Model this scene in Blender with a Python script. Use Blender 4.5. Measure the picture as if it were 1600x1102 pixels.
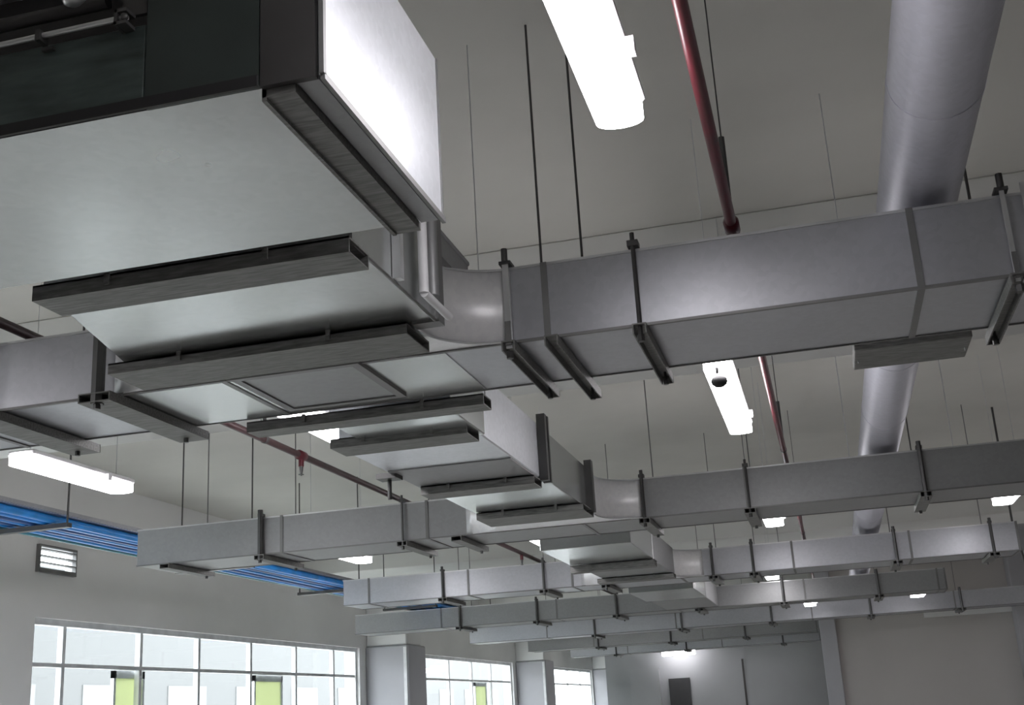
import bpy, bmesh, math, random
from mathutils import Vector, Matrix
random.seed(4)
C = bpy.context.scene.collection
for o in list(bpy.data.objects): bpy.data.objects.remove(o, do_unlink=True)

# ---------------------------------------------------------------- camera
EYE = 1.6
yaw, pitch, roll, FPX = -0.2429951, 0.2947439, -0.05852378, 1855.27777
cy, sy, cp, sp, cr, sr = math.cos(yaw), math.sin(yaw), math.cos(pitch), math.sin(pitch), math.cos(roll), math.sin(roll)
fwd = Vector((sy*cp, cy*cp, sp)); right = Vector((cy, -sy, 0)); up = right.cross(fwd)
r2 = right*cr + up*sr; u2 = up*cr - right*sr
cam = bpy.data.cameras.new('camera'); cam.sensor_width = 36; cam.lens = FPX/1600*36; cam.clip_end = 300
co = bpy.data.objects.new('camera', cam); C.objects.link(co)
m = Matrix((r2, u2, -fwd)).transposed().to_4x4(); m.translation = (0, 0, EYE); co.matrix_world = m
bpy.context.scene.camera = co

# ---------------------------------------------------------------- world, exposure
sc = bpy.context.scene
sc.view_settings.view_transform = 'Standard'; sc.view_settings.look = 'None'
sc.view_settings.gamma = 1; sc.view_settings.use_curve_mapping = False
sc.view_settings.exposure = 0.3
w = bpy.data.worlds.new('sky'); sc.world = w; w.use_nodes = True
wb = w.node_tree.nodes['Background']; wb.inputs[0].default_value = (0.93, 0.96, 1.0, 1); wb.inputs[1].default_value = 7.4
LAMP = 16.5

# ---------------------------------------------------------------- materials
def base_mat(name):
    m = bpy.data.materials.new(name); m.use_nodes = True
    return m, m.node_tree.nodes, m.node_tree.links, m.node_tree.nodes['Principled BSDF']
def mat(name, col, rough=0.6, metal=0.0, var=0.12, scale=6.0, bump=0.0, bscale=3.0, emit=0.0, stretch=None, rvar=0.1):
    m, N, L, b = base_mat(name)
    tc = N.new('ShaderNodeTexCoord'); mp = N.new('ShaderNodeMapping')
    L.new(tc.outputs['Object'], mp.inputs[0])
    if stretch: mp.inputs['Scale'].default_value = stretch
    n = N.new('ShaderNodeTexNoise'); n.inputs['Scale'].default_value = scale; n.inputs['Detail'].default_value = 6
    L.new(mp.outputs[0], n.inputs['Vector'])
    r = N.new('ShaderNodeValToRGB'); r.color_ramp.elements[0].position = .3; r.color_ramp.elements[1].position = .7
    r.color_ramp.elements[0].color = [c*(1-var) for c in col]+[1]; r.color_ramp.elements[1].color = [min(1, c*(1+var)) for c in col]+[1]
    L.new(n.outputs[0], r.inputs[0]); L.new(r.outputs[0], b.inputs['Base Color'])
    mr = N.new('ShaderNodeMapRange'); mr.inputs[3].default_value = max(0.02, rough-rvar); mr.inputs[4].default_value = min(1, rough+rvar)
    L.new(n.outputs[0], mr.inputs[0]); L.new(mr.outputs[0], b.inputs['Roughness'])
    b.inputs['Metallic'].default_value = metal
    if bump:
        n2 = N.new('ShaderNodeTexNoise'); n2.inputs['Scale'].default_value = bscale; n2.inputs['Detail'].default_value = 3
        L.new(mp.outputs[0], n2.inputs['Vector'])
        bp = N.new('ShaderNodeBump'); bp.inputs['Strength'].default_value = bump; bp.inputs['Distance'].default_value = .05
        L.new(n2.outputs[0], bp.inputs['Height']); L.new(bp.outputs[0], b.inputs['Normal'])
    if emit:
        b.inputs['Emission Color'].default_value = list(col)+[1]; b.inputs['Emission Strength'].default_value = emit
    return m
def galv(name, col, rough, metal=0.8, bump=.12):
    m, N, L, b = base_mat(name)
    tc = N.new('ShaderNodeTexCoord')
    v = N.new('ShaderNodeTexVoronoi'); v.inputs['Scale'].default_value = 45
    n = N.new('ShaderNodeTexNoise'); n.inputs['Scale'].default_value = 1.6; n.inputs['Detail'].default_value = 5
    L.new(tc.outputs['Object'], v.inputs['Vector']); L.new(tc.outputs['Object'], n.inputs['Vector'])
    mx = N.new('ShaderNodeMix'); mx.data_type = 'RGBA'
    mx.inputs[6].default_value = [c*.86 for c in col]+[1]; mx.inputs[7].default_value = [min(1, c*1.12) for c in col]+[1]
    ad = N.new('ShaderNodeMath'); ad.operation = 'MULTIPLY_ADD'; ad.inputs[1].default_value = .25
    sp_ = N.new('ShaderNodeSeparateColor'); L.new(v.outputs['Color'], sp_.inputs[0])
    L.new(sp_.outputs[0], ad.inputs[0]); 
    sb = N.new('ShaderNodeMath'); sb.operation = 'SUBTRACT'; sb.inputs[1].default_value = .12; L.new(n.outputs[0], sb.inputs[0])
    L.new(sb.outputs[0], ad.inputs[2]); L.new(ad.outputs[0], mx.inputs[0]); L.new(mx.outputs[2], b.inputs['Base Color'])
    mr = N.new('ShaderNodeMapRange'); mr.inputs[3].default_value = rough-.07; mr.inputs[4].default_value = rough+.1
    L.new(n.outputs[0], mr.inputs[0]); L.new(mr.outputs[0], b.inputs['Roughness'])
    b.inputs['Metallic'].default_value = metal
    n2 = N.new('ShaderNodeTexNoise'); n2.inputs['Scale'].default_value = 1.3; n2.inputs['Detail'].default_value = 1.5
    L.new(tc.outputs['Object'], n2.inputs['Vector'])
    bp = N.new('ShaderNodeBump'); bp.inputs['Strength'].default_value = bump; bp.inputs['Distance'].default_value = .08
    L.new(n2.outputs[0], bp.inputs['Height']); L.new(bp.outputs[0], b.inputs['Normal'])
    return m
M = {}
M['galv'] = galv('galvanised_sheet', (.46, .47, .50), .38, .7)
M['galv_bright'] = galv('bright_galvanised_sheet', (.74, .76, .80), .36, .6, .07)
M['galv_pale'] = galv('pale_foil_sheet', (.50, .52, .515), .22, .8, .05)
M['galv_dull'] = galv('dull_galvanised_sheet', (.33, .335, .34), .5, .6)
M['flange'] = mat('flange_steel', (.22, .22, .22), .5, .6)
M['channel'] = mat('weathered_channel', (.20, .20, .195), .6, .35, .35, 14, stretch=(1, 8, 8))
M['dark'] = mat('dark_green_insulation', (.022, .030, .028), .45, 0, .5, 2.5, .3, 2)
M['green_grey'] = mat('green_grey_panel', (.055, .075, .072), .4, .2, .5, 5, .2, 3, stretch=(1, 1, 4))
M['red_dark'] = mat('brown_primer_pipe', (.05, .022, .024), .4, 0, .3, 6)
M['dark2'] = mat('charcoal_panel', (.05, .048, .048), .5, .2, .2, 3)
M['black'] = mat('black_rubber', (.012, .012, .013), .6)
M['rod'] = mat('threaded_rod_steel', (.10, .10, .10), .45, .7)
M['zinc'] = mat('zinc_strap', (.62, .63, .64), .35, .7)
M['red'] = mat('dark_red_paint', (.10, .008, .016), .35, 0, .3, 9)
M['ceiling'] = mat('painted_slab', (.56, .55, .515), .85, 0, .07, .7, .1, 5)
M['beam'] = mat('painted_beam', (.72, .72, .70), .8, 0, .05, .9, .08, 5)
M['wall'] = mat('painted_plaster', (.80, .80, .795), .8, 0, .05, .6, .05, 8)
M['wallwarm'] = mat('warm_plaster', (.55, .525, .51), .8, 0, .06, .6, .05, 8)
M['column'] = mat('column_paint', (.46, .46, .49), .7, 0, .05, 1.2, .05, 8)
M['floor'] = mat('polished_concrete', (.50, .49, .47), .09, 0, .08, .5, rvar=.04)
M['frame'] = mat('window_frame', (.7, .71, .72), .5, .2)
M['white'] = mat('white_enamel', (.78, .78, .80), .4)
M['lamp'] = mat('lamp_diffuser', (1.0, .965, .99), .5, 0, 0, 5, emit=LAMP)
M['blue'] = mat('blue_pipe', (.02, .30, .85), .35, 0, .2, 5)
M['bluedk'] = mat('deep_blue_cable', (.015, .10, .33), .4, 0, .2, 5)
M['teal'] = mat('teal_cable', (.03, .20, .26), .4, 0, .2, 5)
M['foil'] = galv('foil_round_duct', (.66, .66, .74), .45, .45, .06)
M['facade'] = mat('pale_facade', (.125, .128, .128), .8, 0, .04, 1)
M['facade2'] = mat('facade_glazing', (.155, .16, .16), .5, 0, .05, 1)
M['bend'] = galv('highlit_bend_sheet', (.90, .90, .94), .4, .35, .05)  # lamp highlight on the bends is put into this brighter base colour
M['ground'] = mat('pale_paving', (.5, .5, .48), .9, 0, .1, .5)
M['door'] = mat('dark_door', (.03, .03, .032), .5)
M['far'] = mat('grey_partition', (.30, .31, .32), .7, 0, .06, .8)
M['green'], N, L, b = base_mat('yellow_green_panel')
b.inputs['Base Color'].default_value = (.66, .70, .46, 1); b.inputs['Roughness'].default_value = .5
tr = N.new('ShaderNodeBsdfTranslucent'); tr.inputs[0].default_value = (.74, .78, .56, 1)
ms = N.new('ShaderNodeMixShader'); ms.inputs[0].default_value = .5
L.new(b.outputs[0], ms.inputs[1]); L.new(tr.outputs[0], ms.inputs[2]); L.new(ms.outputs[0], N['Material Output'].inputs[0])
M['glass'], N, L, b = base_mat('window_glass')
t_ = N.new('ShaderNodeBsdfTransparent'); t_.inputs[0].default_value = (.95, .97, .97, 1)
g_ = N.new('ShaderNodeBsdfGlossy'); g_.inputs['Roughness'].default_value = .03
ms = N.new('ShaderNodeMixShader'); ms.inputs[0].default_value = .06
L.new(t_.outputs[0], ms.inputs[1]); L.new(g_.outputs[0], ms.inputs[2]); L.new(ms.outputs[0], N['Material Output'].inputs[0])

# ---------------------------------------------------------------- geometry helpers (coordinates: metres, z measured from the eye)
class MB:
    def __init__(s): s.bm = bmesh.new()
    def box(s, x0, x1, y0, y1, z0, z1, bev=0.0):
        b = bmesh.new(); bmesh.ops.create_cube(b, size=1)
        for v in b.verts:
            v.co = Vector((x0+(v.co.x+.5)*(x1-x0), y0+(v.co.y+.5)*(y1-y0), z0+(v.co.z+.5)*(z1-z0)))
        if bev: bmesh.ops.bevel(b, geom=b.edges[:], offset=bev, segments=1, affect='EDGES')
        s._merge(b); return s
    def _merge(s, b):
        me = bpy.data.meshes.new('t'); b.to_mesh(me); s.bm.from_mesh(me); bpy.data.meshes.remove(me); b.free()
    def tube(s, pts, r, n=10, caps=True):
        pts = [Vector(p) for p in pts]; rings = []
        bm = s.bm
        for i, p in enumerate(pts):
            d = (pts[min(i+1, len(pts)-1)]-pts[max(i-1, 0)]).normalized()
            a = d.orthogonal().normalized() if i == 0 else (a-d*a.dot(d)).normalized()
            c = d.cross(a)
            rr = r[i] if isinstance(r, (list, tuple)) else r
            rings.append([bm.verts.new(p+(a*math.cos(2*math.pi*k/n)+c*math.sin(2*math.pi*k/n))*rr) for k in range(n)])
        for i in range(len(rings)-1):
            for k in range(n):
                f = bm.faces.new((rings[i][k], rings[i][(k+1) % n], rings[i+1][(k+1) % n], rings[i+1][k])); f.smooth = n > 6
        if caps:
            for rg in (rings[0][::-1], rings[-1]):
                f = bm.faces.new(rg)
                for e in f.edges: e.smooth = False
        return s
    def prism(s, poly, z0, z1, smooth=False):      # poly in xy
        bm = s.bm
        lo = [bm.verts.new((x, y, z0)) for x, y in poly]; hi = [bm.verts.new((x, y, z1)) for x, y in poly]
        bm.faces.new(lo[::-1]); bm.faces.new(hi); n = len(poly)
        for i in range(n):
            f = bm.faces.new((lo[i], lo[(i+1) % n], hi[(i+1) % n], hi[i])); f.smooth = smooth
        return s
    def ball(s, c, r, sx=1, sy_=1, sz=1):
        b = bmesh.new(); bmesh.ops.create_icosphere(b, subdivisions=2, radius=r)
        for v in b.verts: v.co = Vector((v.co.x*sx, v.co.y*sy_, v.co.z*sz))+Vector(c)
        for f in b.faces: f.smooth = True
        s._merge(b); return s
def obj(name, mb, m, parent=None):
    bm = mb.bm; bmesh.ops.recalc_face_normals(bm, faces=bm.faces[:])
    org = Vector((0, 0, -EYE))
    if parent is not None:
        w_ = parent['_w']; org = Vector(w_)-Vector((0, 0, EYE))
    else:
        lo = Vector([min(v.co[i] for v in bm.verts) for i in range(3)]); hi = Vector([max(v.co[i] for v in bm.verts) for i in range(3)])
        org = Vector(((lo.x+hi.x)/2, (lo.y+hi.y)/2, lo.z))
    for v in bm.verts: v.co -= org
    me = bpy.data.meshes.new(name); bm.to_mesh(me); bm.free(); me.materials.append(M[m])
    o = bpy.data.objects.new(name, me); C.objects.link(o)
    if parent is not None: o.parent = parent; o['_w'] = list(parent['_w'])
    else: o.location = org+Vector((0, 0, EYE)); o['_w'] = list(o.location)
    return o
def tag(o, label=None, cat=None, group=None, kind=None):
    for k, v in (('label', label), ('category', cat), ('group', group), ('kind', kind)):
        if v: o[k] = v
    return o
def thing(name, label, cat, loc, group=None):
    o = bpy.data.objects.new(name, None); o.empty_display_size = .1; C.objects.link(o)
    o.location = (loc[0], loc[1], loc[2]+EYE); o['_w'] = list(o.location)
    return tag(o, label, cat, group)
def struct(name, mb, m): return tag(obj(name, mb, m), kind='structure')
def B(*a, **k): return MB().box(*a, **k)

# ---------------------------------------------------------------- setting
ZC, W, XR, YF, YN, FL = 3.0, -8.5, 9.0, 46.0, -7.0, -EYE
struct('floor', B(W-.3, XR+.3, YN-.3, YF+.3, FL-.2, FL), 'floor')
ceil = struct('ceiling', B(W-.3, XR+.3, YN-.3, YF+.3, ZC, ZC+.2), 'ceiling')
for k in range(-1, 4):                               # concrete downstand beams across the slab
    y1 = 8.65+11.0*k
    bb = obj('beam', B(W, XR, y1-1.4, y1, 2.35, ZC, bev=.01), 'beam', ceil)
# window wall: piers, a header and a sill, openings between them
WT, WS = 1.32, -.7
bays = [(1.3, 10.0), (11.65, 21.2), (23.4, 32.3), (34.2, 43.4)]
VZ0, VZ1 = 1.86, 2.10
vents = [(11.62, 12.28), (23.4, 24.8)]
wmb = MB().box(W-.06, W, YN, YF, WT, VZ0).box(W-.06, W, YN, YF, VZ1, ZC)
_e = [YN]+[v for p in vents for v in p]+[YF]
for i in range(0, len(_e), 2): wmb.box(W-.06, W, _e[i], _e[i+1], VZ0, VZ1)
wl = struct('wall_left', wmb, 'wall')
for n_, (a_, b_) in enumerate(zip([YN, 12.28+.3, 24.8+.3], [11.62-.3, 23.4-.3, YF])):
    obj('wall_backing', B(W-.3, W-.06, a_, b_, WT, ZC), 'wall', wl)
obj('wall_sill', B(W-.3, W, YN, YF, FL, WS), 'wall', wl)
edges = [YN]+[v for b_ in bays for v in b_]+[YF]
for i in range(0, len(edges), 2):
    obj('wall_pier', B(W-.3, W, edges[i], edges[i+1], WS, WT), 'wall', wl)
struct('wall_right', B(XR, XR+.3, YN, YF, FL, ZC), 'wallwarm')
struct('wall_back', B(W-.3, XR+.3, YN-.3, YN, FL, ZC), 'wallwarm')
wf = struct('wall_far', B(W-.3, XR+.3, YF, YF+.3, FL, ZC), 'far')
# solid partition block on the right, with lighter pilasters
wb_ = struct('wall_partition', B(-.22, XR, 24.0, 24.3, FL, ZC), 'wallwarm')
obj('pilaster', B(-.22, .08, 23.85, 24.0, FL, ZC, bev=.01), 'column', wb_)
obj('pilaster', B(3.25, 3.9, 23.5, 24.0, FL, ZC, bev=.01), 'column', wb_)
obj('cornice', B(1.7, 3.25, 23.9, 24.0, 1.28, 1.42), 'wall', wb_)
# far grey partition with dark doorway
ws = struct('wall_side', B(-7.0, -.22, 38.0, 38.25, FL, ZC), 'far')
d_ = tag(obj('door_1', B(-5.05, -4.4, 37.93, 38.0, FL, .75), 'door'), kind='structure')
obj('panel_joint', B(-2.78, -2.72, 37.97, 38.0, FL, 1.2), 'dark2', ws)
obj('pilaster', B(-6.2, -5.3, 37.7, 38.0, FL, 1.1), 'far', ws)
# windows
def window(i, y0, y1, posts, trans, sashes):
    wn = struct('window_%d' % i, MB().box(W-.16, W-.06, y0, y1, WT-.07, WT).box(W-.16, W-.06, y0, y1, WS, WS+.06)
                .box(W-.16, W-.06, y0, y0+.06, WS+.06, WT-.07).box(W-.16, W-.06, y1-.06, y1, WS+.06, WT-.07), 'frame')
    obj('sill_board', B(W-.30, W+.04, y0, y1, WS-.03, WS), 'white', wn)
    for p in posts:
        obj('mullion', B(W-.15, W-.08, p-.03, p+.03, WS+.06, WT-.07), 'frame', wn)
    obj('transom', B(W-.148, W-.078, y0+.06, y1-.06, trans-.022, trans+.022), 'frame', wn)
    ps = [y0+.06]+list(posts)+[y1-.06]
    for a, b_ in zip(ps[:-1], ps[1:]):
        for z0, z1 in ((WS+.06, trans-.02), (trans+.02, WT-.07)):
            obj('pane', B(W-.118, W-.112, a+.02, b_-.02, z0, z1), 'glass', wn)
    for a, b_ in sashes:
        f = obj('sash', MB().box(W-.22, W-.17, a, a+.05, WS, trans-.03).box(W-.22, W-.17, b_-.05, b_, WS, trans-.03).box(W-.22, W-.17, a, b_, trans-.12, trans-.03), 'frame', wn)
        tag(obj('sash_panel', B(W-.20, W-.19, a+.05, b_-.05, WS, trans-.12), 'green', f), 'yellow green sash panel')
TR = .815
sc_ = 8.5/7.5
window(1, *bays[1], [y*sc_ for y in (10.87, 12.31, 13.62, 15.01, 16.43, 17.81)], TR, [(13.5, 14.2), (17.3, 18.3)])
window(2, *bays[2], [y*sc_ for y in (22.1, 23.7, 25.3, 26.8)], TR, [(24.4, 25.4), (29.2, 30.2)])
window(3, *bays[3], [y*sc_ for y in (31.1, 33, 35, 36.8)], TR, [(30.35*sc_, 31.0*sc_)])
window(4, *bays[0], [2.8, 4.3, 5.8, 7.3, 8.8], TR, [])
# columns against the window wall
def column(y0, y1, x1, label):
    t = thing('wall_column', label, 'column', ((W+x1)/2, (y0+y1)/2, FL))
    obj('shaft', B(W, x1, y0, y1, FL, 1.34, bev=.02), 'column', t)
    obj('column_head', B(W, x1-.05, y0+.05, y1-.1, 1.345, 2.3, bev=.02), 'wall', t)
    obj('corner_guard', B(x1-.09, x1-.03, y0-.02, y0, FL, 1.3), 'white', t)
column(21.5, 22.5, W+.85, 'grey square column nearest the camera between the two largest bright windows')
column(32.6, 33.6, W+.85, 'grey square column between the middle and the far window on the left wall')
column(43.5, 44.3, W+.75, 'grey column at the far end of the window wall')
struct('ground', B(-60, W-.4, -60, 130, FL-.6, FL-.4), 'ground')
# pale building outside
fc = thing('neighbouring_building', 'pale building seen faintly through the bright windows', 'building', (-27, 40, FL-4))
obj('wall', B(-27.5, -27, -5, 110, FL-4, 6.0), 'facade', fc)
for i in range(16):
    obj('window', B(-27.02, -26.96, 10+6*i, 13.2+6*i, -.4, 1.9), 'facade2', fc)

# ---------------------------------------------------------------- ducts
ZB, ZT = 1.30, 1.585
def duct(name, label, x0, x1, y0, y1, m='galv', step=1.2, off=0.0, zb=ZB, zt=ZT, fl=.006):
    t = thing(name, label, 'duct', ((x0+x1)/2, (y0+y1)/2, zb))
    xs = [x0]; x = math.ceil((x0-off)/step)*step+off
    while x < x1-.1:
        if x-x0 > .1: xs.append(x)
        x += step
    xs.append(x1)
    for a, b_ in zip(xs[:-1], xs[1:]):
        s = obj('duct_section', B(a+.003, b_-.003, y0, y1, zb, zt, bev=.004), m, t)
        obj('joint_flange', MB().box(b_-.012, b_+.012, y0-fl, y0, zb-fl, zt+fl).box(b_-.012, b_+.012, y1, y1+fl, zb-fl, zt+fl)
            .box(b_-.012, b_+.012, y0, y1, zb-fl, zb).box(b_-.012, b_+.012, y0, y1, zt, zt+fl), 'flange', s)
    # drive-cleat edge strips along the long corners
    for (yy, zz) in ((y0, zb), (y0, zt), (y1, zb)):
        obj('edge_strip', B(x0, x1, yy-.004, yy+.010 if yy == y0 else yy+.004, zz-.005, zz+.005), 'zinc' if zz == zt else 'flange', t)
    return t
d1 = duct('rectangular_duct', 'large galvanised duct nearest the camera, running to the upper right corner with a curved bend', -6.4, 6.5, 4.03, 4.62, 'galv', 1.3, -.86)
# outlet necks: flared prism joining the unit to the run
def neck(t, xl, xr, yn, yf, flare, zb, zt, m, left=True):
    arcR = [(xr+flare*(1-math.cos(a)), yf-flare+flare*math.sin(a)) for a in [math.pi/2*i/10 for i in range(11)]]
    poly = [(xr, yn)]+arcR
    if left: poly += [(xl-flare*(1-math.cos(a)), yf-flare+flare*math.sin(a)) for a in [math.pi/2*i/10 for i in range(10, -1, -1)]]
    else: poly += [(xl, yf)]
    poly += [(xl, yn)]
    mb = MB(); mb.prism(poly, zb, zt)
    for f in mb.bm.faces:
        if abs(f.normal.z) < .5 and f.calc_area() < .08: f.smooth = True
    o = obj('curved_neck', mb, m, t)
    for z_ in (zb, zt):
        mb = MB(); mb.tube([Vector((p[0], p[1]-.004, z_)) for p in [(xr, yn)]+arcR], .005, 6); obj('neck_rim', mb, 'zinc', o)
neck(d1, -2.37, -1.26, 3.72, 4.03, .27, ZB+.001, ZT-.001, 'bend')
# access hatch in the underside
h = obj('access_hatch', MB().box(-2.08, -1.62, 4.02, 4.50, ZB-.010, ZB-.003, bev=.002), 'galv_dull', d1)
obj('hatch_frame', MB().box(-2.11, -2.08, 3.99, 4.53, ZB-.016, ZB).box(-1.62, -1.585, 3.99, 4.53, ZB-.016, ZB)
    .box(-2.08, -1.62, 3.99, 4.02, ZB-.016, ZB).box(-2.08, -1.62, 4.50, 4.53, ZB-.016, ZB), 'flange', h)
obj('insulation_wrap', B(-2.62, -1.26, 4.05, 4.61, ZB-.0028, ZB-.0012), 'galv_pale', d1)
d2 = duct('rectangular_duct', 'galvanised duct of the second row, crossing from the blue cable tray to the right edge', -5.33, 6.5, 8.55, 9.15, 'galv_dull', 1.2, -.46)
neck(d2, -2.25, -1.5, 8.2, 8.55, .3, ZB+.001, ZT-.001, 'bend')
d3 = duct('rectangular_duct', 'galvanised duct of the third row, starting beside the far end of the blue tray', -5.42, 1.95, 13.05, 13.65, 'galv', 1.2, -.3)
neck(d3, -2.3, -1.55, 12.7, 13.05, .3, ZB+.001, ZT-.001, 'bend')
d4 = duct('rectangular_duct', 'duct of the fourth row whose left end reaches the grey column', -7.1, 1.6, 17.55, 18.15, 'galv_dull', 1.8, -.3)
d5 = duct('rectangular_duct', 'duct of the fifth row running just in front of the warm grey partition', -6.6, 4.5, 22.0, 22.6, 'galv', 2.4, -.3)
d6 = duct('rectangular_duct', 'distant duct of the sixth row left of the partition', -6.6, -.3, 26.5, 27.1, 'galv_dull', 2.4, -.3)
d7 = duct('rectangular_duct', 'very distant duct of the seventh row above the grey far wall', -6.6, -.3, 31.0, 31.6, 'galv', 2.4, -.3)

# ---------------------------------------------------------------- near box unit, upper left
t = thing('air_handling_box', 'big duct box at the upper left with pale underside, dark front and shining side', 'duct', (-2.2, 2.4, 1.27))
x1, y0, y1, zb, zt = -.86, 2.0, 2.79, 1.27, 1.745
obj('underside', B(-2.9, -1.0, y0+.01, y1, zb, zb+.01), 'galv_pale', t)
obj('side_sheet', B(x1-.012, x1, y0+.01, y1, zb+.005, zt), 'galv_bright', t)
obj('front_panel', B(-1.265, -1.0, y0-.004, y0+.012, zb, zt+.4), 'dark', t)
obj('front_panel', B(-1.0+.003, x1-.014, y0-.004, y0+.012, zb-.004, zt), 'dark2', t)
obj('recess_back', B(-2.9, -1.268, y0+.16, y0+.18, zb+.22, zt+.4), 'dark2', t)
obj('lower_panel', B(-2.9, -1.268, y0-.002, y0+.012, zb+.012, zb+.205, bev=.004), 'green_grey', t)
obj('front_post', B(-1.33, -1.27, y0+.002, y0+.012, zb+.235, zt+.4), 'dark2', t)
obj('front_lip', B(-2.9, -1.0, y0-.012, y0-.004, zb-.006, zb+.02), 'black', t)
obj('angle_flange', MB().box(-1.0, -.925, y0+.012, y1+.01, zb-.022, zb+.0).box(-1.0, -.99, y0+.012, y1, zb-.03, zb), 'channel', t)
obj('edge_panel', B(-.92, x1-.012, y0+.012, y1, zb-.004, zb+.006), 'galv_dull', t)
obj('corner_angle', MB().box(x1-.004, x1+.006, y0, y1+.01, zb-.012, zb+.004).box(x1-.004, x1+.006, y0-.006, y0+.008, zb, zt).box(x1-.002, x1+.004, y1-.008, y1, zb, zt), 'flange', t)
obj('top_sheet', B(-2.9, x1-.012, y0+.02, y1, zt-.01, zt), 'galv', t)
obj('rear_panel', B(-2.9, x1-.012, y1-.01, y1-.001, zb+.01, zt-.01), 'galv_dull', t)
# pipe running in front of the recess
t = thing('insulated_pipe', 'thin pale pipe on a dark bracket along the dark recess at the top left', 'pipe', (-1.6, 1.98, 1.48))
obj('pipe', MB().tube([(-2.8, 1.975, 1.478), (-2.0, 1.975, 1.480), (-1.30, 1.975, 1.484)], .0065), 'zinc', t)
obj('bracket', MB().box(-1.325, -1.295, 1.962, 1.998, 1.462, 1.470).box(-1.325, -1.295, 1.962, 1.998, 1.492, 1.500).box(-1.325, -1.318, 1.962, 1.998, 1.46, 1.50).ball((-1.303, 1.968, 1.481), .009), 'rod', t)
obj('clip', MB().box(-1.520, -1.508, 1.962, 1.992, 1.466, 1.492).box(-1.518, -1.490, 1.985, 1.995, 1.452, 1.460), 'rod', t)
t = thing('insulated_pipe', 'upper dark pipe with a bright valve at the top left corner', 'pipe', (-1.6, 2.05, 1.57))
obj('pipe', MB().tube([(-2.8, 2.05, 1.585), (-1.40, 2.05, 1.590)], .016), 'dark2', t)
obj('valve', MB().ball((-1.475, 2.03, 1.60), .022, 1.3, 1, .8).tube([(-1.50, 2.03, 1.61), (-1.45, 2.03, 1.61)], .008, 8), 'zinc', t)

# ---------------------------------------------------------------- fan coil units
def channel(x0, x1, y0, y1, z0, z1, t=.006, name='support_channel', parent=None):
    mb = MB().box(x0, x1, y0, y0+t, z0, z1).box(x0, x1, y1-t, y1, z0, z1).box(x0, x1, y0, y1, z1-t, z1)
    mb.box(x0, x0+t, y0+t, y1-t, z0+.01, z1-t)
    n = max(2, int((x1-x0)/.4))
    for i in range(n):
        x = x0+(i+.5)*(x1-x0)/n; mb.box(x-.008, x+.008, y0-.008, y0, z0+.015, z0+.05)
    # inward lips and base plate
    mb.box(x0, x1, y0+t, y1-t, z0, z0+.004)
    return obj(name, mb, 'channel', parent)
t = thing('fan_coil_unit', 'fan coil unit directly behind the big box, feeding the nearest duct bend', 'fan coil unit', (-1.7, 3.35, ZB))
obj('casing', MB().prism([(-2.17, 2.92), (-1.17, 2.92), (-1.17, 3.70), (-2.37, 3.70)], ZB, ZT+.08), 'galv_pale', t)
channel(-2.17, -1.16, 2.87, 3.02, ZB-.05, ZB-.002, parent=t)
channel(-2.40, -1.26, 3.62, 3.86, ZB-.052, ZB-.012, parent=t)
obj('side_flange', B(-1.168, -1.14, 3.24, 3.27, ZB, ZT+.08), 'zinc', t)
obj('side_flange', B(-1.255, -1.155, 3.66, 3.72, ZB-.01, ZT+.10), 'flange', t)
obj('drain_pipe', MB().tube([(-1.12, 3.40, ZB-.0), (-1.12, 3.40, ZT+.12)], .016).tube([(-1.12, 3.40, ZB), (-1.12, 3.66, ZB-.0)], .014), 'white', t)
obj('drain_pipe', MB().tube([(-1.13, 3.52, ZB+.03), (-1.13, 3.52, ZT+.14)], .022), 'galv_dull', t)
obj('edge_trim', MB().tube([(-1.17, 2.93, ZB-.004), (-1.17, 3.68, ZB-.004)], .006, 6), 'flange', t)
t = thing('return_duct', 'brown grey cover box above the bend, behind the bright side of the big box', 'duct', (-1.5, 3.6, 1.67))
obj('duct_body', B(-2.2, -1.18, 2.95, 4.16, 1.672, 1.69, bev=.004), 'galv_dull', t)
obj('duct_skirt', B(-2.15, -1.185, 3.73, 4.15, 1.588, 1.671), 'galv_dull', t)

t = thing('fan_coil_unit', 'stepped fan coil unit of the second row with a bright vertical side', 'fan coil unit', (-1.85, 6.6, ZB))
obj('inlet_box', B(-2.05, -1.48, 4.80, 5.34, ZB-.02, ZT-.02, bev=.005), 'galv_pale', t)
obj('casing', B(-2.24, -1.52, 5.36, 6.62, ZB, ZT+.04, bev=.006), 'galv_bright', t)
obj('lower_panel', B(-2.22, -1.53, 6.0, 6.6, ZB-.008, ZB-.001), 'galv_dull', t)
channel(-2.19, -1.51, 5.14, 5.34, ZB-.05, ZB-.005, parent=t)
channel(-2.20, -1.52, 6.48, 6.66, ZB-.06, ZB-.012, parent=t)
obj('outlet_box', B(-2.22, -1.50, 6.67, 7.95, ZB+.0, ZT+.02, bev=.006), 'galv_pale', t)
channel(-2.20, -1.47, 7.62, 7.98, ZB-.05, ZB-.005, parent=t)
obj('side_flange', MB().box(-1.52, -1.47, 6.62, 6.67, ZB-.02, ZT+.09).box(-1.52, -1.47, 6.70, 6.73, ZB-.02, ZT+.09), 'rod', t)
obj('side_flange', B(-1.50, -1.45, 7.90, 7.97, ZB-.02, ZT+.05), 'rod', t)
obj('outlet_neck', B(-2.22, -1.5, 7.98, 8.2, ZB+.02, ZT-.02), 'galv_dull', t)
obj('drip_tube', MB().tube([(-2.25, 6.10, ZB-.02), (-2.25, 6.10, ZB-.14)], .012).box(-2.31, -2.19, 6.05, 6.15, ZB-.03, ZB), 'rod', t)
t = thing('fan_coil_unit', 'fan coil unit of the third row, mostly hidden behind the second duct', 'fan coil unit', (-1.9, 11.3, ZB))
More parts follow.
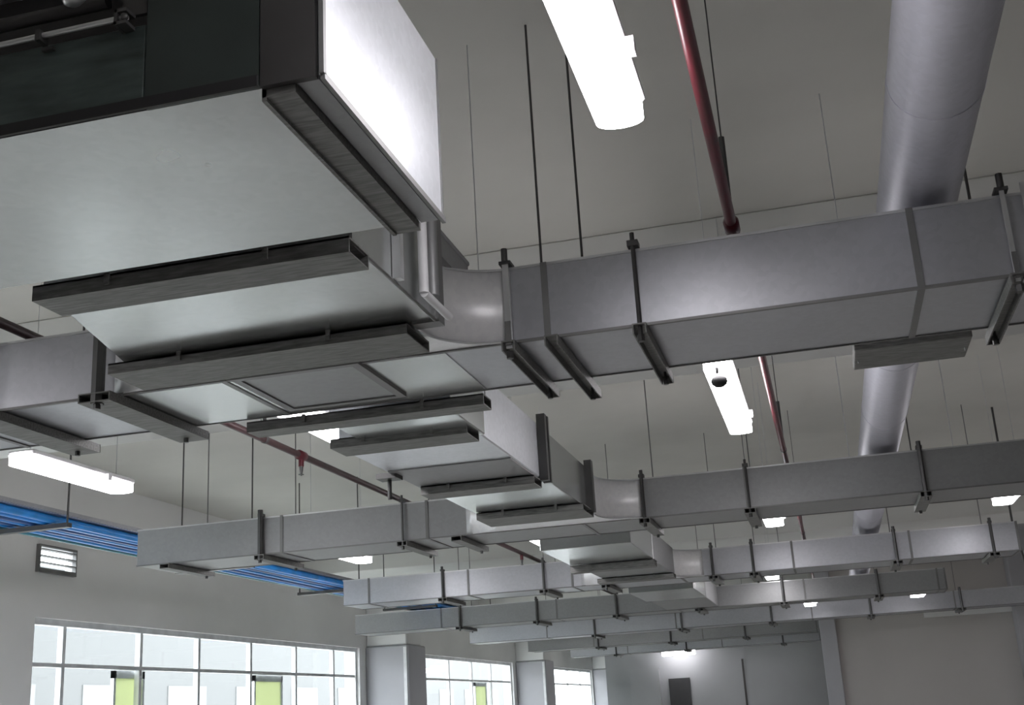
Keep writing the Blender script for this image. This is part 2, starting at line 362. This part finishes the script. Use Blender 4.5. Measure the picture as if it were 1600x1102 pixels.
obj('casing', B(-2.30, -1.52, 9.85, 11.1, ZB, ZT+.04, bev=.006), 'galv_pale', t)
obj('outlet_box', B(-2.26, -1.52, 11.15, 12.68, ZB, ZT, bev=.006), 'galv_dull', t)
channel(-2.30, -1.5, 11.05, 11.2, ZB-.07, ZB-.005, parent=t)
channel(-2.30, -1.5, 12.4, 12.6, ZB-.05, ZB-.005, parent=t)
t = thing('fan_coil_unit', 'small far fan coil unit of the fourth row', 'fan coil unit', (-1.9, 16, ZB))
obj('casing', B(-2.30, -1.52, 14.4, 15.8, ZB, ZT+.04, bev=.006), 'galv_pale', t)
obj('outlet_box', B(-2.26, -1.52, 15.85, 17.5, ZB, ZT, bev=.006), 'galv_dull', t)
# long support channel just behind the first duct
t = thing('trapeze_rail', 'long dark support rail just behind the nearest duct, above the hanging light', 'support rail', (-1.8, 4.72, ZB))
channel(-2.38, -1.29, 4.66, 4.78, ZB-.05, ZB-.004, parent=t, name='rail')
obj('rod', MB().tube([(-2.34, 4.72, ZB), (-2.34, 4.72, ZC-.002)], .003, 6), 'zinc', t)
obj('rod', MB().tube([(-1.30, 4.72, ZB), (-1.30, 4.72, ZC-.002)], .003, 6), 'zinc', t)

# ---------------------------------------------------------------- duct hangers
def hanger(x, y0, y1, label, style='rod', zb=ZB, zt=ZT, wch=.05, both=False, top=ZC, group=None, r=.006, front=True, thick=.012):
    t = thing('duct_hanger', label, 'hanger', (x, (y0+y1)/2, zb-.05), group)
    ch = MB().box(x-wch/2, x+wch/2, y0-.05, y1+.10, zb-.012, zb-.007).box(x-wch/2, x-wch/2+.005, y0-.05, y1+.10, zb-.045, zb-.012).box(x+wch/2-.005, x+wch/2, y0-.05, y1+.10, zb-.045, zb-.012)
    ch.box(x-wch/2, x+wch/2, y1+.095, y1+.10, zb-.045, zb-.012)
    if wch > .06: ch.box(x-wch/2+.005, x+wch/2-.005, y0-.05, y1+.095, zb-.045, zb-.041)
    obj('channel', ch, 'channel', t)
    if front:
        if style == 'strap':
            obj('strap', B(x-thick, x+thick, y0-.030, y0-.022, zb-.03, zt+.03), 'zinc', t)
            obj('clip', MB().box(x-.022, x+.022, y0-.035, y0+.03, zt+.010, zt+.022).tube([(x, y0-.03, zt+.02), (x, y0-.03, zt+.07)], .012, 8), 'rod', t)
            obj('strap_end', B(x-thick*.9, x+thick*.9, y0-.038, y0-.030, zb-.02, zb+.07), 'flange', t)
        else:
            obj('rod', MB().tube([(x, y0-.025, zb-.05), (x, y0-.025, zt+.06 if not both else top)], r, 6), 'rod', t)
            obj('clip', B(x-.020, x+.020, y0-.035, y0+.02, zt+.008, zt+.03), 'rod', t)
        obj('nut', MB().tube([(x, y0-.027, zb-.07), (x, y0-.027, zb-.045)], .014, 6), 'rod', t)
    obj('rod', MB().tube([(x, y1+.03, zb-.06), (x, y1+.03, top-.002)], min(r, .006) if y0 < 5 else .005, 6), 'rod' if y0 < 5 else 'flange', t)
    obj('nut', MB().tube([(x, y1+.03, zb-.065), (x, y1+.03, zb-.045)], .012, 6), 'rod', t)
    return t
A_, Z_ = 4.03, 4.62
hanger(-1.00, A_, Z_, 'pale strap hanger on the nearest duct, right beside its shiny curved bend', 'strap')
hanger(-.84, A_, Z_+.1, 'bare dark hanger under the nearest duct, second after its curved bend', front=False)
hanger(-.52, A_, Z_, 'dark rod hanger on the nearest duct, beside the bright reflection', r=.009, top=ZT+.03)
t = hanger(.74, A_, Z_, 'double pale strap hanger at the right end of the nearest duct', 'strap', thick=.008)
obj('second_strap', B(.80, .815, A_-.030, A_-.022, ZB+.06, ZT+.03), 'zinc', t)
obj('brace', MB().tube([(.82, A_-.03, ZB+.07), (.76, A_-.03, ZB-.04)], .010, 6), 'zinc', t)
hanger(-2.67, 3.99, Z_, 'wide dark hanger channel at the left corner of the nearest duct', wch=.14, r=.026)
hanger(-3.22, 3.99, Z_, 'wide dark hanger channel under the duct at the left edge', wch=.14)
A_, Z_ = 8.55, 9.15
rows2 = [(-4.23, 'wide strap hanger on the second row duct, above the end of the blue cables', .022), (-3.05, 'thin dark hanger on the second row duct, below the end of the dark red pipe', .01),
         (-2.62, 'short hanger channel on the second row duct, left of the second unit', 0), (-1.2, 'hanger of the second row duct next to its curved bend', .014),
         (-.45, 'hanger of the second row duct left of the red pipe', .01), (.74, 'hanger of the second row duct right of the pale round duct', .016), (-5.05, 'small hanger at the left end of the second row duct', 0)]
for x, l, r in rows2: hanger(x, A_, Z_, l, r=max(r, .006), front=r > 0, wch=.08)
A_, Z_ = 13.05, 13.65
for x, l in [(-4.2, 'thin hanger near the left end of the third row duct'), (-3.02, 'hanger of the third row duct where the dark red pipe passes over'), (-2.32, 'thick dark hanger of the third row duct, next to its bend'),
             (-1.15, 'tall dark hanger in the middle of the third row duct'), (-.72, 'hanger of the third row duct above the small square light'), (.75, 'hanger of the third row duct right of the pale round duct'), (1.7, 'hanger at the right end of the third row duct')]:
    hanger(x, A_, Z_, l, r=.016, wch=.1)
for y0, y1, nm, xs in ((17.55, 18.15, 'fourth', (-5.4, -4.2, -3.0, -1.8, -.6, .7)), (22.0, 22.6, 'fifth', (-4.2, -2.6, -1.0, .7, 2.2)), (26.5, 27.1, 'sixth', (-5, -3.4, -1.8)), (31.0, 31.6, 'seventh', (-5.4, -3.6, -1.2))):
    side = ['leftmost', 'second from the left', 'third from the left', 'fourth from the left', 'fifth from the left', 'rightmost']
    for i, x in enumerate(xs):
        pos = side[i] if i < len(xs)-1 else 'rightmost'
        hanger(x, y0, y1, 'dark hanger of the distant %s row duct, %s of its hangers' % (nm, pos), r=.02, wch=.12)

# ---------------------------------------------------------------- round duct above the rows
t = thing('round_duct', 'large pale round duct running away under the ceiling on the right', 'duct', (.52, 10, 1.63))
rx, rz, rr = .52, 1.785, .145
ys = [-1.0+1.5*i for i in range(17)]
for a, b_ in zip(ys[:-1], ys[1:]):
    s = obj('duct_section', MB().tube([(rx, a, rz), (rx, b_-.02, rz)], rr, 40), 'foil', t)
    obj('joint_ring', MB().tube([(rx, b_-.03, rz), (rx, b_+.01, rz)], rr+.002, 40), 'foil', s)
t = thing('duct_support_plate', 'dark grey plate with a black gap under the round duct behind the nearest duct', 'support', (.53, 5.8, 1.55))
obj('plate', B(.27, .80, 5.62, 5.98, 1.545, 1.60, bev=.004), 'channel', t)
obj('dark_gap', B(.35, .72, 5.66, 5.94, 1.60, 1.636), 'black', t)  # black block carries the shade of the gap between plate and duct
for x in (.29, .78): obj('rod', MB().tube([(x, 5.8, 1.53), (x, 5.8, ZC-.002)], .003, 6), 'zinc', t)
t = thing('duct_support_plate', 'grey support under the round duct in the second bay', 'support', (.53, 10.4, 1.55))
obj('plate', B(.30, 1.2, 10.2, 10.5, 1.58, 1.634, bev=.004), 'galv_pale', t)
for x in (.33, 1.17): obj('rod', MB().tube([(x, 10.35, 1.5), (x, 10.35, ZC-.002)], .004, 6), 'zinc', t)

t = thing('hanging_cable', 'thin dark cable hanging at the right edge beside the third row duct end', 'cable', (2.1, 14.0, 1.1))
obj('cable', MB().tube([(2.06, 14.0, ZC-.002), (2.06, 14.0, 1.62), (2.10, 14.0, 1.40), (2.12, 14.0, 1.22), (2.10, 14.0, 1.05)], .012, 8), 'rod', t)
obj('cable_end', MB().tube([(2.10, 14.0, 1.05), (2.09, 14.0, .98)], .03, 8), 'black', t)
# ---------------------------------------------------------------- red sprinkler pipes
def sprinkler_pipe(x, z, y0, y1, r, label, hooks, drops, couplings, pm='red'):
    t = thing('sprinkler_pipe', label, 'pipe', (x, (y0+y1)/2, z-r))
    obj('pipe', MB().tube([(x, y0, z), (x, y1, z)], r, 14), pm, t)
    for y in couplings: obj('coupling', MB().tube([(x, y-.05, z), (x, y-.04, z), (x, y+.04, z), (x, y+.05, z)], [r*1.05, r*1.45, r*1.45, r*1.05], 14), 'red', t)
    for y in hooks:
        obj('pipe_hanger', MB().tube([(x, y, z+r*1.1), (x, y, z+.35)], .012, 6).tube([(x, y, z+.35), (x, y, ZC-.002)], .003, 6).tube([(x, y-.015, z), (x, y+.015, z)], r*1.12, 14), 'rod', t)
    for y in drops:
        d = obj('sprinkler_drop', MB().tube([(x, y, z-r*.8), (x, y, z-r-.05)], .018, 10), 'red', t)
        obj('sprinkler_head', MB().tube([(x, y, z-r-.05), (x, y, z-r-.075), (x, y, z-r-.11)], [.014, .012, .004], 8).tube([(x, y, z-r-.10), (x, y, z-r-.104)], .018, 10), 'rod', d)
sprinkler_pipe(-.166, 1.66, -2, 24, .020, 'thin dark red pipe running away left of the round duct', [4.1, 8.4, 13], [], [4.12, 9.3, 13.8])
sprinkler_pipe(-3.15, 1.66, .5, 24, .022, 'dark red pipe with a dropped sprinkler head running away behind the fan coil units', [6.4, 11, 16], [6.92, 12.6], [6.92, 3.6], 'red_dark')

# ---------------------------------------------------------------- lights
def light(x, y0, y1, label, z=1.58, wd=.17, ball=False, rods=True, lamp='lamp'):
    t = thing('ceiling_light', label, 'light', (x, (y0+y1)/2, z))
    n = 8; h = wd/2
    poly = [(x+h*math.cos(a), y1-h*.6+h*.6*math.sin(a)) for a in [math.pi*i/n for i in range(n+1)]]
    poly += [(x+h*math.cos(a), y0+h*.6+h*.6*math.sin(a)) for a in [math.pi+math.pi*i/n for i in range(n+1)]]
    obj('diffuser', MB().prism(poly, z, z+.05), lamp, t)
    obj('housing', B(x-h-.008, x+h+.008, y0+.03, y1-.03, z+.051, z+.085, bev=.008), 'white', t)
    obj('end_clip', MB().box(x+h, x+h+.03, y1-.38, y1-.34, z+.02, z+.06), 'white', t)
    if rods:
        for y in (y0+.12, y1-.12): obj('suspension_rod', MB().tube([(x, y, z+.08), (x, y, ZC-.002)], .0022, 5), 'zinc', t)
    if ball:
        d = obj('sensor', MB().ball((x, y0+.10, z-.05), .042, 1, 1, .8).tube([(x, y0+.02, z-.03), (x, y0+.02, z+.25)], .008, 8), 'black', t)
zl = 1.58
light(-.395, 1.35, 3.06, 'bright batten light at the top centre, above and left of the red pipe', wd=.135)
light(-.385, 5.72, 7.36, 'bright batten light with a dark round sensor, under the nearest duct beside the red pipe', ball=True, wd=.135)
light(-.40, 10.3, 11.75, 'small bright light between the second and third row ducts near the red pipe')
light(-4.53, 5.95, 7.1, 'bright batten light over the blue cable tray at the left edge')
light(-2.62, 5.3, 6.6, 'thin bright light edge beside the second fan coil unit')
light(-2.62, 10.3, 11.7, 'bright round-ended light seen under the neck of the second row duct')
light(-4.60, 10.2, 11.7, 'bright light above the second stretch of blue cables')
light(1.66, 10.3, 11.7, 'bright light at the right edge under the second row duct')
light(-.70, 16.1, 17.2, 'tiny square light under the third row duct')
light(-.29, 19.9, 20.7, 'small far light left of the partition under the fourth row duct', z=1.42, wd=.18)
light(1.39, 19.7, 20.5, 'small far light in front of the warm grey partition', z=1.42, wd=.2)
light(-4.4, 22.9, 24.2, 'faint far light under the row of ducts above the middle window')
light(-2.45, 34.5, 36.5, 'far glowing light above the grey far wall', wd=.25)
t = thing('tube_light', 'long white tube light in front of the dark far doorway', 'light', (-4.6, 37.4, 1.5))
obj('tube', MB().tube([(-5.1, 37.4, 1.5), (-4.1, 37.4, 1.5)], .10, 12), 'lamp', t)
obj('housing', B(-5.2, -3.9, 37.3, 37.5, 1.60, 1.68), 'white', t)
for x in (-5.0, -4.1): obj('suspension_rod', MB().tube([(x, 37.4, 1.68), (x, 37.4, ZC-.002)], .01, 6), 'rod', t)
# extra unseen lights, added out of frame to brighten the ducts and the hall
for x, y, lb in ((-.37, -3, 'behind the camera'), (-4.5, 1.4, 'left of the near box'), (4.8, 13, 'beyond the right edge, third row'), (5.5, 18, 'beyond the right edge, fourth row')):
    light(x, y, y+1.6, 'added unseen batten light outside the picture, '+lb)

# ---------------------------------------------------------------- blue cable trays
t = thing('cable_tray', 'metal tray of bright blue pipes at the left edge, passing behind the second duct', 'cable tray', (-5.7, 9, 1.6))
zt_ = 1.675
obj('tray', MB().box(-6.35, -6.33, 3, 21, zt_, zt_+.03).box(-5.67, -5.65, 3, 21, zt_, zt_+.03).box(-6.33, -5.67, 3, 21, zt_-.004, zt_+.0), 'galv', t)
cols = ['blue', 'blue', 'bluedk', 'blue', 'bluedk', 'blue', 'teal']
for i, c in enumerate(cols):
    x = -5.72-.085*i
    s_ = obj('blue_pipe' if c != 'teal' else 'cable', MB().tube([(x+random.uniform(-.01, .01), 3+1.5*j, zt_-.035+.006*math.sin(j+i)) for j in range(13)], .032, 10), c, t)
for y in (5.9, 8.0, 11.1, 14, 17, 20):
    c_ = obj('tray_bracket', B(-6.42, -5.58, y-.03, y+.03, zt_-.11, zt_-.075), 'rod', t)
    for xx in (-5.60, -6.40): obj('rod', MB().tube([(xx, y, zt_-.1), (xx, y, ZC-.002)], .008, 6), 'rod', c_)
t = thing('conduit', 'thin pale conduit alongside the blue cable tray on its wall side', 'conduit', (-6.6, 9, 1.55))
obj('conduit_pipe', MB().tube([(-6.50, 3, 1.72), (-6.50, 21, 1.72)], .02, 8), 'galv', t)
# ---------------------------------------------------------------- louvred vents on the window wall
for y, ln, lab in ((11.62, .66, 'white louvred vent on the left wall above the first window'), (23.4, 1.4, 'small white louvred vent right of the grey column')):
    z0 = 1.86
    t = thing('wall_vent', lab, 'vent', (W+.03, y+ln/2, z0))
    obj('frame', MB().box(W, W+.05, y-.02, y+ln+.02, z0-.05, z0).box(W, W+.05, y-.02, y+ln+.02, z0+.24, z0+.26).box(W, W+.05, y-.02, y, z0, z0+.24).box(W, W+.05, y+ln, y+ln+.02, z0, z0+.24), 'flange', t)
    for k in range(3):
        obj('slat', B(W-.03, W+.05, y+.002, y+ln-.002, z0+.055+k*.075, z0+.067+k*.075), 'flange', t)
    obj('louvre_glass', B(W-.055, W-.05, y, y+ln, z0, z0+.24), 'glass', t)
GROUPS = {'duct_hanger': 'steel hangers carrying the rectangular ducts', 'ceiling_light': 'batten lights hung below the ceiling',
          'rectangular_duct': 'parallel rectangular ducts crossing the hall', 'fan_coil_unit': 'fan coil units feeding the duct rows',
          'sprinkler_pipe': 'dark red pipes running down the hall', 'wall_column': 'columns along the window wall',
          'wall_vent': 'louvred vents high on the window wall', 'duct_support_plate': 'supports under the round duct',
          'insulated_pipe': 'pipes in the dark recess of the big box'}
for o in bpy.data.objects:
    k = o.name.split('.')[0]
    if o.parent is None and k in GROUPS: o['group'] = GROUPS[k]
for o in bpy.data.objects:
    if '_w' in o: del o['_w']
